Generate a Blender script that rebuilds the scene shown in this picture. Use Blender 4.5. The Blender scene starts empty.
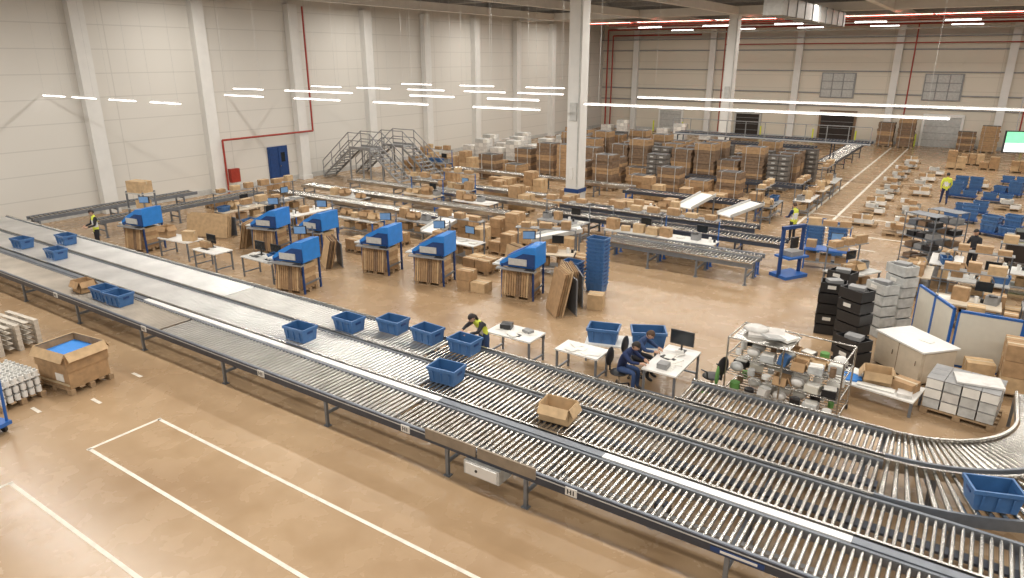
import bpy, math, random
from mathutils import Vector, Matrix
random.seed(7)
SC=bpy.context.scene
COL=SC.collection
try:
    SC.view_settings.view_transform='Standard'
except Exception: pass
R=math.radians
# ---------------------------------------------------------------- materials
def mat(name,col,rough=0.6,metal=0.0,var=0.12,scale=6.0,emit=None,bump=0.0):
    m=bpy.data.materials.new(name); m.use_nodes=True
    nt=m.node_tree; b=nt.nodes['Principled BSDF']
    b.inputs['Roughness'].default_value=rough; b.inputs['Metallic'].default_value=metal
    tc=nt.nodes.new('ShaderNodeTexCoord'); n=nt.nodes.new('ShaderNodeTexNoise')
    n.inputs['Scale'].default_value=scale; n.inputs['Detail'].default_value=3
    nt.links.new(tc.outputs['Object'],n.inputs['Vector'])
    r=nt.nodes.new('ShaderNodeValToRGB')
    r.color_ramp.elements[0].position=.3; r.color_ramp.elements[1].position=.7
    r.color_ramp.elements[0].color=[c*(1-var) for c in col]+[1]
    r.color_ramp.elements[1].color=[min(1,c*(1+var)) for c in col]+[1]
    nt.links.new(n.outputs['Fac'],r.inputs['Fac']); nt.links.new(r.outputs['Color'],b.inputs['Base Color'])
    if emit: 
        b.inputs['Emission Color'].default_value=(*emit[0],1); b.inputs['Emission Strength'].default_value=emit[1]
    return m
STEEL=mat('galvanised_steel',(.50,.485,.455),.27,.95,.2,2.0)
STEEL_GLARE=mat('glare_bright_roller_steel',(.86,.86,.85),.30,.85,.1,1.2)  # same roller steel, base colour raised to paint in the lamp glare
STEELG=mat('matt_roller_steel',(.62,.61,.585),.33,.9,.12,1.2)
STEEL_BROWNREFL=mat('brown_reflection_roller_steel',(.56,.51,.445),.38,.85,.14,1.2)  # brown tint paints the reflection of brown surroundings into the rollers
RAIL=mat('rail_grey_steel',(.20,.22,.25),.42,.5,.1)
DRAIL=mat('rail_dark_steel',(.06,.07,.095),.42,.4,.1)
ALU=mat('aluminium_sheet',(.90,.89,.87),.38,.35,.04)
GREY=mat('grey_paint',(.26,.26,.26),.5)
LGREY=mat('light_grey_paint',(.50,.50,.48),.5)
WHITE=mat('white_laminate',(.76,.75,.72),.4,0,.04)
PAPER=mat('paper',(.76,.74,.69),.7,0,.05)
BLUE=mat('blue_paint',(.02,.12,.42),.4,0,.08)
LBLUE=mat('bright_blue_paint',(.03,.22,.64),.38,0,.08)
DBLUE=mat('dark_blue_paint',(.012,.05,.18),.45)
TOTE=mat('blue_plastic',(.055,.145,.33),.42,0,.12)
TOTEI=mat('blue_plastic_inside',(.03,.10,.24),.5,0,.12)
CARD=mat('cardboard',(.38,.24,.125),.8,0,.18)
CARD2=mat('cardboard_dark',(.20,.13,.08),.85,0,.22)
CARD3=mat('cardboard_light',(.51,.355,.20),.8,0,.14)
CGREY=mat('grey_crate_plastic',(.14,.125,.11),.6,0,.2)
TAPE=mat('parcel_tape',(.52,.42,.27),.35,0,.05)
WOOD=mat('pallet_wood',(.35,.24,.14),.8,0,.2,12)
LWOOD=mat('cabinet_wood',(.58,.50,.39),.5,0,.06)
BLACK=mat('black_plastic',(.018,.018,.02),.4)
SCREEN=mat('screen_glass',(.02,.025,.03),.15)
RED=mat('red_pipe_paint',(.33,.035,.02),.45)
YEL=mat('hi_vis_fabric',(.68,.74,.08),.7,0,.05)
REFL=mat('reflective_band',(.75,.75,.75),.35)
NAVY=mat('navy_fabric',(.015,.03,.10),.85)
DENIM=mat('denim',(.03,.06,.15),.9)
DARKF=mat('dark_fabric',(.022,.022,.027),.9)
SKIN=mat('skin',(.56,.33,.23),.5,0,.05)
HAIRM=mat('dark_hair',(.018,.012,.01),.6)
HAIRB=mat('brown_hair',(.08,.04,.02),.6)
EYE=mat('eye_dark',(.02,.015,.01),.2)
LIP=mat('lip',(.42,.16,.13),.5)
WRAP=mat('stretch_wrap',(.62,.60,.57),.25,0,.14)
CLEARP=mat('clear_plastic',(.50,.51,.50),.2,0,.18)
GREEN=mat('green_fabric',(.10,.25,.06),.8)
PAINTW=mat('floor_paint_white',(.72,.67,.58),.5,0,.14,5)
CONC=mat('column_white',(.72,.71,.68),.7,0,.03,2)
LED=mat('led_tube',(1,1,1),.4,0,0,emit=((1,.98,.95),6))
GSCR=mat('green_screen_display',(.2,.7,.35),.3,emit=((.25,.9,.45),.8))
WSCR=mat('white_screen_display',(.9,.9,.9),.3,emit=((1,1,1),.9))
BSCR=mat('blue_screen_display',(.1,.2,.35),.3,emit=((.25,.4,.6),.25))
CREAM=mat('cream_panel',(.64,.61,.53),.6,0,.03)
DARKHOLE=mat('dock_dark',(.03,.022,.018),.8)
DOCK=mat('dock_door_panel',(.46,.46,.44),.5)
SIDEB=mat('side_board',(.27,.22,.165),.6)
PALE=mat('pale_board',(.52,.47,.40),.7)

def floor_mat():
    m=bpy.data.materials.new('sealed_concrete_floor'); m.use_nodes=True; nt=m.node_tree; b=nt.nodes['Principled BSDF']
    tc=nt.nodes.new('ShaderNodeTexCoord')
    def noise(s,d=4,w=0):
        n=nt.nodes.new('ShaderNodeTexNoise'); n.inputs['Scale'].default_value=s; n.inputs['Detail'].default_value=d
        n.inputs['Distortion'].default_value=w
        nt.links.new(tc.outputs['Object'],n.inputs['Vector']); return n
    n1=noise(.22,6,.6); n2=noise(1.6,9,.3)
    r=nt.nodes.new('ShaderNodeValToRGB'); r.color_ramp.elements[0].position=.3; r.color_ramp.elements[1].position=.72
    r.color_ramp.elements[0].color=(.345,.230,.132,1); r.color_ramp.elements[1].color=(.455,.322,.196,1)
    nt.links.new(n1.outputs['Fac'],r.inputs['Fac'])
    mx=nt.nodes.new('ShaderNodeMix'); mx.data_type='RGBA'; mx.blend_type='MULTIPLY'; mx.inputs[0].default_value=.45
    r2=nt.nodes.new('ShaderNodeValToRGB'); r2.color_ramp.elements[0].position=.3;r2.color_ramp.elements[1].position=.65
    r2.color_ramp.elements[0].color=(.74,.70,.64,1); r2.color_ramp.elements[1].color=(1,1,1,1)
    nt.links.new(n2.outputs['Fac'],r2.inputs['Fac'])
    nt.links.new(r.outputs['Color'],mx.inputs[6]); nt.links.new(r2.outputs['Color'],mx.inputs[7])
    nt.links.new(mx.outputs[2],b.inputs['Base Color'])
    mr=nt.nodes.new('ShaderNodeMapRange'); mr.inputs[3].default_value=.17; mr.inputs[4].default_value=.36
    nt.links.new(n2.outputs['Fac'],mr.inputs[0]); nt.links.new(mr.outputs[0],b.inputs['Roughness'])
    return m
def wall_mat(name,base,dz,dh,axis):
    m=bpy.data.materials.new(name); m.use_nodes=True; nt=m.node_tree; b=nt.nodes['Principled BSDF']; b.inputs['Roughness'].default_value=.55
    tc=nt.nodes.new('ShaderNodeTexCoord'); sp=nt.nodes.new('ShaderNodeSeparateXYZ'); nt.links.new(tc.outputs['Object'],sp.inputs[0])
    def line(o,period,w):
        d=nt.nodes.new('ShaderNodeMath'); d.operation='DIVIDE'; d.inputs[1].default_value=period; nt.links.new(o,d.inputs[0])
        f=nt.nodes.new('ShaderNodeMath'); f.operation='FRACT'; nt.links.new(d.outputs[0],f.inputs[0])
        l=nt.nodes.new('ShaderNodeMath'); l.operation='LESS_THAN'; l.inputs[1].default_value=w/period; nt.links.new(f.outputs[0],l.inputs[0]); return l
    a=line(sp.outputs['Z'],dz,.05); c=line(sp.outputs[axis],dh,.05)
    mx=nt.nodes.new('ShaderNodeMath'); mx.operation='MAXIMUM'; nt.links.new(a.outputs[0],mx.inputs[0]); nt.links.new(c.outputs[0],mx.inputs[1])
    mul=nt.nodes.new('ShaderNodeMath'); mul.operation='MULTIPLY'; mul.inputs[1].default_value=.3; nt.links.new(mx.outputs[0],mul.inputs[0])
    mix=nt.nodes.new('ShaderNodeMix'); mix.data_type='RGBA'; nt.links.new(mul.outputs[0],mix.inputs[0])
    n=nt.nodes.new('ShaderNodeTexNoise'); n.inputs['Scale'].default_value=.15; nt.links.new(tc.outputs['Object'],n.inputs['Vector'])
    r=nt.nodes.new('ShaderNodeValToRGB'); r.color_ramp.elements[0].color=[x*.94 for x in base]+[1]; r.color_ramp.elements[1].color=[x*1.04 for x in base]+[1]
    nt.links.new(n.outputs['Fac'],r.inputs['Fac'])
    nt.links.new(r.outputs['Color'],mix.inputs[6]); mix.inputs[7].default_value=(base[0]*.5,base[1]*.5,base[2]*.5,1)
    nt.links.new(mix.outputs[2],b.inputs['Base Color']); return m
# ---------------------------------------------------------------- mesh builder
class MB:
    def __init__(s): s.v=[];s.f=[];s.m=[];s.s=[];s.mats=[];s.M=Matrix()
    def mi(s,m):
        if m not in s.mats: s.mats.append(m)
        return s.mats.index(m)
    def add(s,vs,fs,m,sm=False):
        o=len(s.v); s.v+=[tuple(s.M@Vector(p)) for p in vs]; k=s.mi(m)
        for f in fs: s.f.append(tuple(i+o for i in f)); s.m.append(k); s.s.append(sm)
    def box(s,c,d,m,rz=0,rx=0,ry=0):
        hx,hy,hz=d[0]/2,d[1]/2,d[2]/2
        vs=[Vector((a*hx,b*hy,e*hz)) for a in(-1,1) for b in(-1,1) for e in(-1,1)]
        if rz or rx or ry:
            Q=Matrix.Rotation(rz,4,'Z')@Matrix.Rotation(rx,4,'X')@Matrix.Rotation(ry,4,'Y'); vs=[Q@q for q in vs]
        c=Vector(c); s.add([q+c for q in vs],[(0,1,3,2),(4,6,7,5),(0,4,5,1),(2,3,7,6),(0,2,6,4),(1,5,7,3)],m)
    def b2(s,x0,x1,y0,y1,z0,z1,m): s.box(((x0+x1)/2,(y0+y1)/2,(z0+z1)/2),(x1-x0,y1-y0,z1-z0),m)
    def cyl(s,p0,p1,r,m,n=8,r2=None,caps=True):
        p0=Vector(p0);p1=Vector(p1);r2=r if r2 is None else r2
        d=(p1-p0).normalized(); a=d.orthogonal().normalized(); b=d.cross(a)
        vs=[];
        for p,q in((p0,r),(p1,r2)):
            for i in range(n):
                t=2*math.pi*i/n; vs.append(p+a*math.cos(t)*q+b*math.sin(t)*q)
        s.add(vs,[(i,(i+1)%n,n+(i+1)%n,n+i) for i in range(n)],m,True)
        if caps: s.add(vs,[tuple(range(n-1,-1,-1)),tuple(range(n,2*n))],m)
    def tube(s,pts,r,m,n=6):
        for a,b in zip(pts,pts[1:]): s.cyl(a,b,r,m,n)
    def prism(s,prof,y0,y1,m):
        n=len(prof); vs=[(x,y0,z) for x,z in prof]+[(x,y1,z) for x,z in prof]
        s.add(vs,[tuple(range(n)),tuple(range(2*n-1,n-1,-1))]+[(i,n+i,n+(i+1)%n,(i+1)%n) for i in range(n)],m)
    def ell(s,c,r,m,nu=12,nv=8,keep=None):
        vs=[];c=Vector(c)
        for j in range(nv+1):
            ph=math.pi*j/nv
            for i in range(nu):
                t=2*math.pi*i/nu; vs.append(Vector((math.cos(t)*math.sin(ph)*r[0],math.sin(t)*math.sin(ph)*r[1],math.cos(ph)*r[2])))
        fs=[]
        for j in range(nv):
            for i in range(nu):
                f=(j*nu+i,(j+1)*nu+i,(j+1)*nu+(i+1)%nu,j*nu+(i+1)%nu)
                if keep and not keep(sum((vs[q] for q in f),Vector())/4): continue
                fs.append(f)
        s.add([q+c for q in vs],fs,m,True)
    def mesh(s,name):
        me=bpy.data.meshes.new(name); me.from_pydata(s.v,[],s.f)
        for m in s.mats: me.materials.append(m)
        me.polygons.foreach_set('material_index',s.m); me.polygons.foreach_set('use_smooth',s.s); me.update(); return me
    def obj(s,name,loc=(0,0,0),rz=0): return put(name,s.mesh(name),loc,rz)
def put(name,me,loc=(0,0,0),rz=0):
    o=bpy.data.objects.new(name,me); COL.objects.link(o); o.location=loc; o.rotation_euler=(0,0,rz); return o
def rnd(a,b): return random.uniform(a,b)
# ---------------------------------------------------------------- room
XL,YB,XR,YN,H=-37.5,74.0,26.0,-14.0,11.7
fl=MB(); fl.b2(XL-.3,XR,YN,YB+.3,-.2,0,floor_mat()); fl.obj('floor')
w=MB(); w.b2(XL-.3,XL,YN,YB+.3,0,H,wall_mat('wall_panels_left',(.665,.64,.59),1.15,6.35,'Y')); w.obj('wall_left')
w=MB(); w.b2(XL,XR,YB,YB+.3,0,H,wall_mat('wall_panels_back',(.66,.605,.51),1.2,8.5,'X')); w.obj('wall_back')
c=MB(); c.b2(XL-.3,XR,YN,YB+.3,H,H+.2,mat('ceiling_deck',(.40,.38,.35),.6,0,.05,.5)); c.obj('ceiling')
b=MB()
for y in range(-8,74,5): b.b2(XL,XR,y-.12,y+.12,H-.35,H-.02,GREY)
b.obj('ceiling_purlins')
b=MB()
for x in (-34,-25.8,-17.6,-7,3.5,14): b.b2(x-.2,x+.2,YN,YB,H-.9,H-.36,CONC)
b.b2(XL,XR,56.7,57.3,H-.9,H-.3,CONC)
b.obj('roof_beams')
for y in (-1.3,5,11.35,17.7,24.05,30.5,36.9,43.2,49.6,56,62.3,68.6):
    b=MB(); b.b2(-.0,.45,-.35,.35,0,H-.9,CONC); b.b2(-.0,.5,-.4,.4,0,.25,CONC); b.obj('wall_pilaster',(XL+.01,y,0))
for x in (-33.4,-24.9,-16.4,-7.9,.6,9.1):
    b=MB(); b.b2(-.3,.3,-.4,0,0,H-.4,CONC); b.obj('wall_pilaster',(x,YB-.01,0))
t=MB(); t.b2(XL+.01,XL+.06,YN,YB,0,.3,LGREY); t.obj('baseboard_left')
t=MB(); t.b2(XL,XR,YB-.06,YB-.01,0,.3,LGREY); t.obj('baseboard_back')
t=MB()
for z in (3.2,4.4,6.4,8.3): t.b2(XL,XR,YB-.14,YB-.02,z,z+.1,GREY)
t.b2(XL,XR,YB-.6,YB-.1,9.4,9.5,GREY)
t.obj('trim_1')
for x,y in ((-17.7,32.2),(-17.7,57.0),(3.8,57)):
    b=MB(); b.b2(-.37,.37,-.37,.37,0,H-.9,CONC); b.b2(-.41,.41,-.41,.41,0,1.1,LGREY); b.b2(-.43,.43,-.43,.43,.9,1.1,DBLUE)
    b.b2(-.2,.2,-.45,-.37,4.6,5.5,LGREY); b.b2(-.15,.05,-.42,-.37,1.6,2.2,WHITE); b.cyl((.3,-.42,1.2),(.3,-.42,10.5),.03,LGREY)
    b.obj('building_column',(x,y,0))
d=MB(); d.b2(0,.08,-.75,.75,0,2.3,DBLUE); d.b2(.08,.1,-.65,-.02,.1,2.2,DBLUE); d.b2(.08,.1,.02,.65,.1,2.2,DBLUE); d.b2(.1,.11,.2,.5,1.3,1.9,SCREEN); d.cyl((.1,.1,1.05),(.16,.1,1.05),.03,STEEL); d.cyl((.16,.0,1.05),(.16,.12,1.05),.02,STEEL)
d.obj('door_1',(XL+.01,28.6,0))
def dock(n,x,wid,h,panel,inner):
    d=MB(); d.b2(-wid/2-.2,wid/2+.2,-.2,-.01,0,h+.25,panel); d.b2(-wid/2,wid/2,-.24,-.2,0,h,inner)
    for z in (.6,1.2,1.8): d.b2(-wid/2,wid/2,-.26,-.24,z,z+.03,GREY)
    d.b2(-wid/2-.05,wid/2+.05,-.3,-.24,h,h+.15,panel)
    for s in(-1,1): d.b2(s*(wid/2+.45)-.06,s*(wid/2+.45)+.06,-.9,-.75,0,1.1,YEL)
    d.obj('door_%d'%n,(x,YB,0))
dock(2,-12.2,2.9,2.6,CARD2,DARKHOLE); dock(3,-20.7,2.3,2.2,DOCK,DARKHOLE); dock(4,-3.5,2.8,2.6,WHITE,DOCK); dock(5,-29,2.4,2.2,WHITE,DOCK); dock(6,4.5,2.8,2.6,WHITE,DOCK)
for i,x in enumerate((-12.6,-4,4.8)):
    d=MB(); d.b2(-1.5,1.5,-.12,-.01,0,2.3,GREY)
    for a in range(3): 
        for e in range(3): d.b2(-1.4+a*.95,-.55+a*.95,-.15,-.12,.1+e*.73,.75+e*.73,DOCK)
    d.obj('framed_wall_panel_%d'%(i+1),(x,YB,4.0))  # light grey panels in a darker frame
p=MB(); p.tube([(XL+.65,24.4,0),(XL+.65,24.4,3.1),(XL+.65,31.1,3.1),(XL+.65,31.1,H-1.0)],.06,RED,8); p.b2(XL+.5,XL+.8,24.6,25.2,.6,1.4,RED); p.obj('sprinkler_riser_pipe')
p=MB(); p.tube([(XL+.9,YB-.8,0),(XL+.9,YB-.8,10.5),(XR,YB-.8,10.5)],.09,RED,8); p.tube([(XL+1.5,YB-.8,0),(XL+1.5,YB-.8,9.9),(-26,YB-.8,9.9)],.08,RED,8)
for x in (-23.5,-6.6,2.2): p.tube([(x,YB-.8,.3),(x,YB-.8,10.5)],.06,RED,8)
p.tube([(-23.5,YB-.8,8.9),(XR,YB-.8,8.9)],.05,RED,8)
for y in (60,64,68): p.tube([(-32,y,10.55),(12,y,10.55)],.06,RED,8)
for x in (-27,-20,-13.5,-4.5,5.5): p.tube([(x,58,10.55),(x,73.2,10.55)],.05,RED,8)
p.obj('sprinkler_main_pipe')
p=MB()
for y,z in ((66,10.3),(71.5,10.0)): p.b2(-32,14,y-.15,y+.15,z,z+.05,LGREY); p.b2(-32,14,y-.16,y-.14,z,z+.12,LGREY)
p.obj('overhead_cable_tray')
p=MB(); p.b2(-11.0,-10.0,40,57.9,H-1.9,H-1.0,LGREY); 
for y in range(41,58,2): p.b2(-11.05,-9.95,y,y+.08,H-1.95,H-.95,GREY)
p.obj('ventilation_duct')
b=MB()
for y in (62,70):
    for i in range(6): b.b2(-28+i*6,-25.8+i*6,y-.06,y+.06,10.2,10.25,LED); b.b2(-28+i*6,-25.8+i*6,y-.05,y+.05,10.25,10.32,WHITE)
b.obj('ceiling_strip_lamps')
# ---------------------------------------------------------------- floor markings
m=MB()
def line(x0,y0,x1,y1,wd=.1):
    if x0==x1: m.b2(x0-wd/2,x0+wd/2,min(y0,y1),max(y0,y1),.001,.006,PAINTW)
    else: m.b2(min(x0,x1),max(x0,x1),y0-wd/2,y0+wd/2,.001,.006,PAINTW)
line(-14.25,6.95,0,6.95,.075); line(-14.25,5.45,0,5.45,.075); line(-14.25,5.4,-14.25,7.0,.075); line(-14.25,4.0,0,4.0,.075); line(-14.25,4.05,-14.25,-2,.075)
line(-5.6,34,-5.6,71,.14); line(-6.9,34,-6.9,71,.14); line(-5.6,34,4,34,.14); line(-7,31.5,-3,31.5,.14); line(-6.9,38,-2,38,.12)
for x,y in((-17.0,5.6),(-16.3,6.6),(-16.9,7.9)): line(x-.2,y,x+.2,y,.08)
m.obj('floor_marking_lines')
# ---------------------------------------------------------------- conveyors
def leg(b,x,y0,y1,z,mt=RAIL):
    for y in (y0,y1):
        b.b2(x-.035,x+.035,y-.03,y+.03,0.02,z,mt); b.b2(x-.07,x+.07,y-.06,y+.06,0,.02,mt)
    b.b2(x-.025,x+.025,y0,y1,.28,.34,mt); b.b2(x-.03,x+.03,y0,y1,z-.1,z-.03,mt)
def conveyor(name,loc,L,W,z=.78,rz=0,pitch=.12,r=.034,legs=3.5,rail=RAIL,legxs=None,n=8,extra=None,zones=None,legm=None):
    b=MB()
    for y in (.03,W-.03): 
        b.b2(0,L,y-.03,y+.03,z-.13,z+.03,rail)
    zones=zones or [(0,L,pitch,STEEL)]
    for a,e,pi,mt in zones:
        x=a+pi/2
        while x<e:
            b.cyl((x,.06,z-r+.015),(x,W-.06,z-r+.015),min(r,pi*.36),mt,n); x+=pi
    for lx in (legxs if legxs is not None else [min(L-.2,.2+legs*i) for i in range(int(L/legs)+1)]): leg(b,lx,.03,W-.03,z-.13,legm or rail)
    if extra: extra(b,L,W,z)
    return b.obj(name,loc,rz)
X0=-34.0
LM=39.0
def ex1(b,L,W,z):
    def sh(a,c,m): b.b2(a-X0,c-X0,W+.01,W+.17,z-.02,z+.05,m)
    sh(-34,-20,RAIL); sh(-20,-8.6,ALU); sh(-8.6,-4.75,RAIL); sh(-4.75,-.6,ALU); sh(-.6,5,RAIL)
    b.b2(0,L,-.03,0,z-.16,z+.04,DRAIL); b.b2(0,L,-.035,-.03,z-.02,z+.0,LGREY)
    b.b2(-7.95-X0,-6.75-X0,-.08,-.04,z-.06,z+.16,SIDEB); b.b2(-6.7-X0,-5.45-X0,-.08,-.04,z-.06,z+.16,SIDEB)
    b.b2(-7.0-X0,-6.2-X0,-.1,.3,.32,.60,LGREY); b.b2(-6.95-X0,-6.25-X0,-.12,-.1,.35,.57,WHITE); b.cyl((-6.7-X0,-.13,.46),(-6.7-X0,-.12,.46),.03,BLACK)
    for x in (-18,-8.5,-4.75,-13,-23): 
        b.b2(x-X0-.11,x-X0+.11,-.05,-.03,z-.13,z+.02,WHITE)
        for q in (-.06,.0,.05): b.b2(x-X0+q-.01,x-X0+q+.01,-.055,-.05,z-.1,z-.01,BLACK)
        b.b2(x-X0-.06,x-X0+.0,-.055,-.05,z-.06,z-.05,BLACK)
    b.b2(-2.35-X0,-1.55-X0,-.04,-.03,z-.13,z-.05,DBLUE); b.b2(-2.2-X0,-1.65-X0,-.045,-.04,z-.11,z-.07,WHITE)
    b.b2(0,L,.4,.5,.5,.6,GREY)
    for x in (-27,-20.2,-12.5,-3.4): b.cyl((x-X0,.2,.5),(x-X0,.65,.5),.1,GREY,10); b.box((x-X0,.7,.5),(.25,.15,.25),DRAIL)
def under(b,L,W,z):
    b.b2(0,L,W*.42,W*.58,z-.16,z-.11,DRAIL)
def ex12(b,L,W,z): b.b2(0,L,-.0,.05,z+.03,z+.07,STEEL); under(b,L,W,z)
lx=[x-X0 for x in (-33,-29.5,-25.5,-21.9,-18.3,-14.6,-10.9,-7.5,-5.7,-2.1,1.5,4.5)]
conveyor('roller_conveyor',(X0,8.85,0),LM,1.08,rail=RAIL,legxs=lx,extra=ex1,zones=[(0,16.5,.118,STEEL_BROWNREFL),(16.6,25.0,.13,STEELG),(25.1,LM,.122,STEEL)])
conveyor('roller_conveyor',(X0,10.14,0),LM,1.24,legxs=lx,zones=[(0,24.5,.122,STEEL_GLARE),(24.6,LM,.122,STEEL)],extra=ex12)
def ex3(b,L,W,z):
    for y in (.0,W): b.b2(0,L,y-.02,y+.02,z+.03,z+.08,STEEL)
conveyor('roller_conveyor',(-36.5,11.42,0),36.0,1.3,legxs=[x+36.5 for x in (-33,-29.5,-25.5,-21.9,-18.3,-14.6,-10.9,-7.5,-4,-.8)],zones=[(0,18,.122,STEEL_GLARE),(18.1,26,.122,STEELG),(26.1,36,.122,STEEL)],extra=lambda b,L,W,z:(ex3(b,L,W,z),under(b,L,W,z)))
conveyor('roller_conveyor',(-4.5,12.86,0),4.0,1.04,legxs=[.1,2,3.9],pitch=.115,extra=ex3)
def curve(name,cx,cy,r0,r1,z=.78,run=1.4):
    b=MB(); n=34
    for i in range(n):
        a=R(-90+ (i+.5)*90/n); c,s=math.cos(a),math.sin(a)
        b.cyl((c*(r0+.05),s*(r0+.05),z-.02),(c*(r1-.05),s*(r1-.05),z-.02),.034,STEEL,8,.055)
    n=26
    for rr in (r0,r1):
        for i in range(n):
            a0=R(-90+i*90/n);a1=R(-90+(i+1)*90/n)
            p=[(math.cos(a0),math.sin(a0)),(math.cos(a1),math.sin(a1))]
            vs=[]
            for c,s in p:
                for q,zz in ((rr-.025,z-.13),(rr+.025,z-.13),(rr+.025,z+.08),(rr-.025,z+.08)): vs.append((c*q,s*q,zz))
            b.add(vs,[(0,1,5,4),(1,2,6,5),(2,3,7,6),(3,0,4,7)],RAIL if rr==r1 else STEEL)
    for a in (-75,-45,-15):
        c,s=math.cos(R(a)),math.sin(R(a))
        for q in (r0,r1): b.cyl((c*q,s*q,0),(c*q,s*q,z-.13),.035,RAIL)
        b.cyl((c*r0,s*r0,.3),(c*r1,s*r1,.3),.025,RAIL)
    y=.06
    while y<run: b.cyl((r0+.05,y,z-.02),(r1-.05,y,z-.02),.034,STEEL,8); y+=.12
    for q in (r0,r1):
        b.b2(q-.025,q+.025,0,run,z-.13,z+.06,STEEL); b.b2(q-.03,q+.03,run-.1,run-.04,0,z-.13,RAIL)
    b.obj(name,(cx,cy,0))
curve('curved_roller_conveyor',-.5,15.9,2.02,3.02); curve('curved_roller_conveyor',-.5,15.9,3.2,4.46)
conveyor('roller_conveyor',(-31.9,14.6,0),8.6,.8,rz=R(90),pitch=.2,n=6)
conveyor('roller_conveyor',(-34.9,13.2,0),8.0,.8,rz=R(90),pitch=.2,n=6)
for x,y,L,W in ((-32,23.6,14,.8),(-32,25.8,15,.8),(-31,28.4,14,.8),(-29,35.5,13,.8),(-28,30.6,9.5,.7)):
    conveyor('roller_conveyor',(x,y,0),L,W,pitch=.15,n=6,rail=STEEL,legm=RAIL)
conveyor('roller_conveyor',(-16.6,27.2,0),10.8,1.1,pitch=.15,n=6,rail=DRAIL,extra=ex3,legs=2.2)
conveyor('roller_conveyor',(-16.9,29.2,0),9.5,.9,pitch=.15,n=6,rail=DRAIL,extra=ex3,legs=2.2,legm=BLUE)
conveyor('roller_conveyor',(-12,23.9,0),6.0,1.1,pitch=.13,n=6,rail=RAIL,extra=ex3,legs=1.9)
conveyor('roller_conveyor',(-12,25.15,0),6.0,.45,pitch=.13,n=6,rail=RAIL,legs=1.9,legm=BLUE)
conveyor('roller_conveyor',(-16.0,34.5,0),8,.9,pitch=.2,n=6,rail=DRAIL,legm=BLUE)
conveyor('roller_conveyor',(-15.0,41.0,0),8,.9,pitch=.2,n=6,rail=DRAIL)
conveyor('roller_conveyor',(-19.0,49.5,0),13,1.2,z=2.5,pitch=.2,n=6,rail=DRAIL,extra=lambda b,L,W,z:[b.b2(0,L,-.5,0,z-.1,z-.05,GREY)]+[b.tube([(i*1.3,-.5,z),(i*1.3,-.5,z+1)],.03,GREY) for i in range(11)]+[b.b2(0,L,-.53,-.47,z+1,z+1.05,GREY)])
conveyor('roller_conveyor',(-8.2,51.5,0),12,1.2,z=.9,rz=R(90),pitch=.25,n=6,rail=DRAIL)
conveyor('roller_conveyor',(-18.0,53.0,0),8,1.2,z=1.6,pitch=.25,n=6,rail=DRAIL)
def ramp(loc,rz):
    b=MB(); b.prism([(-1,.75),(1,1.15),(1,1.2),(-1,.8)],-.45,.45,WHITE)
    for y in (-.45,.45): b.prism([(-1,.75),(1,1.15),(1,1.3),(-1,.9)],y-.02,y+.02,LGREY); b.b2(-.9,-.84,y-.03,y+.03,0,.76,RAIL); b.b2(.84,.9,y-.03,y+.03,0,1.12,RAIL)
    b.obj('chute_conveyor',loc,rz)
ramp((-13.6,23.3,0),R(35)); ramp((-18.5,22.2,0),R(90)); ramp((-8.9,32.2,0),R(60)); ramp((-11.3,32.9,0),R(75))
# ---------------------------------------------------------------- totes
def tote(b,cx,cy,cz,lx=.66,ly=.46,h=.34,rz=0):
    Q=Matrix.Translation((cx,cy,cz))@Matrix.Rotation(rz,4,'Z'); old=b.M; b.M=old@Q
    rings=[]
    def ring(sx,sy,z): rings.append([(-sx/2,-sy/2,z),(sx/2,-sy/2,z),(sx/2,sy/2,z),(-sx/2,sy/2,z)])
    ring(lx*.86,ly*.84,0);ring(lx*.97,ly*.96,h-.06);ring(lx*1.03,ly*1.04,h-.06);ring(lx*1.03,ly*1.04,h);ring(lx*.93,ly*.9,h);ring(lx*.82,ly*.78,.02)
    vs=sum(rings,[]); fs=[]
    for k in range(4):
        for i in range(4): fs.append((k*4+i,k*4+(i+1)%4,k*4+4+(i+1)%4,k*4+4+i))
    b.add(vs,fs+[(3,2,1,0)],TOTE); 
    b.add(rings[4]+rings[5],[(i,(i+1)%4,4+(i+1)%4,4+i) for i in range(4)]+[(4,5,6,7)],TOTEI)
    for sx in (-.3,0,.3): 
        for sy in (-1,1): b.box((sx*lx,sy*ly*.465,h*.45),(.03,.035,h*.62),TOTE,rx=-sy*.1)
    for s in (-1,1): b.box((s*lx*.47,0,h*.68),(.03,.16,.05),DBLUE)
    b.M=old
tm=MB(); tote(tm,0,0,0); TM=tm.mesh('tote_bin')
for x,y,z,rz in ((-20.3,9.4,.8,.1),(-21.15,9.4,.8,0),(-13.75,10.62,.8,.05),(-13.2,11.78,.8,0),(-12.15,12.36,.8,.05),(-10.95,12.36,.8,-.05),(-9.75,12.36,.8,0),(-9.1,10.85,.8,.1),(-27.1,10.7,.8,0),(-29.8,10.7,.8,.1),(-31.2,9.4,.8,.1),(-29.0,11.9,.8,0),(1.1,12.2,.83,.35)):
    o=put('tote_bin',TM,(x,y,z-.004),rz)
    o.scale=(1.1,1.1,1.1)
def totestack(x,y,n,step=.13,rz=0,z0=.0):
    b=MB()
    for i in range(n): tote(b,rnd(-.01,.01),rnd(-.01,.01),i*step,rz=rnd(-.02,.02))
    b.obj('tote_bin_stack',(x,y,z0),rz)
totestack(-10.3,20.5,13); totestack(-11.15,20.3,6); totestack(-5.2,30.2,9); totestack(-4.3,30.0,8,.14)
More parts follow.
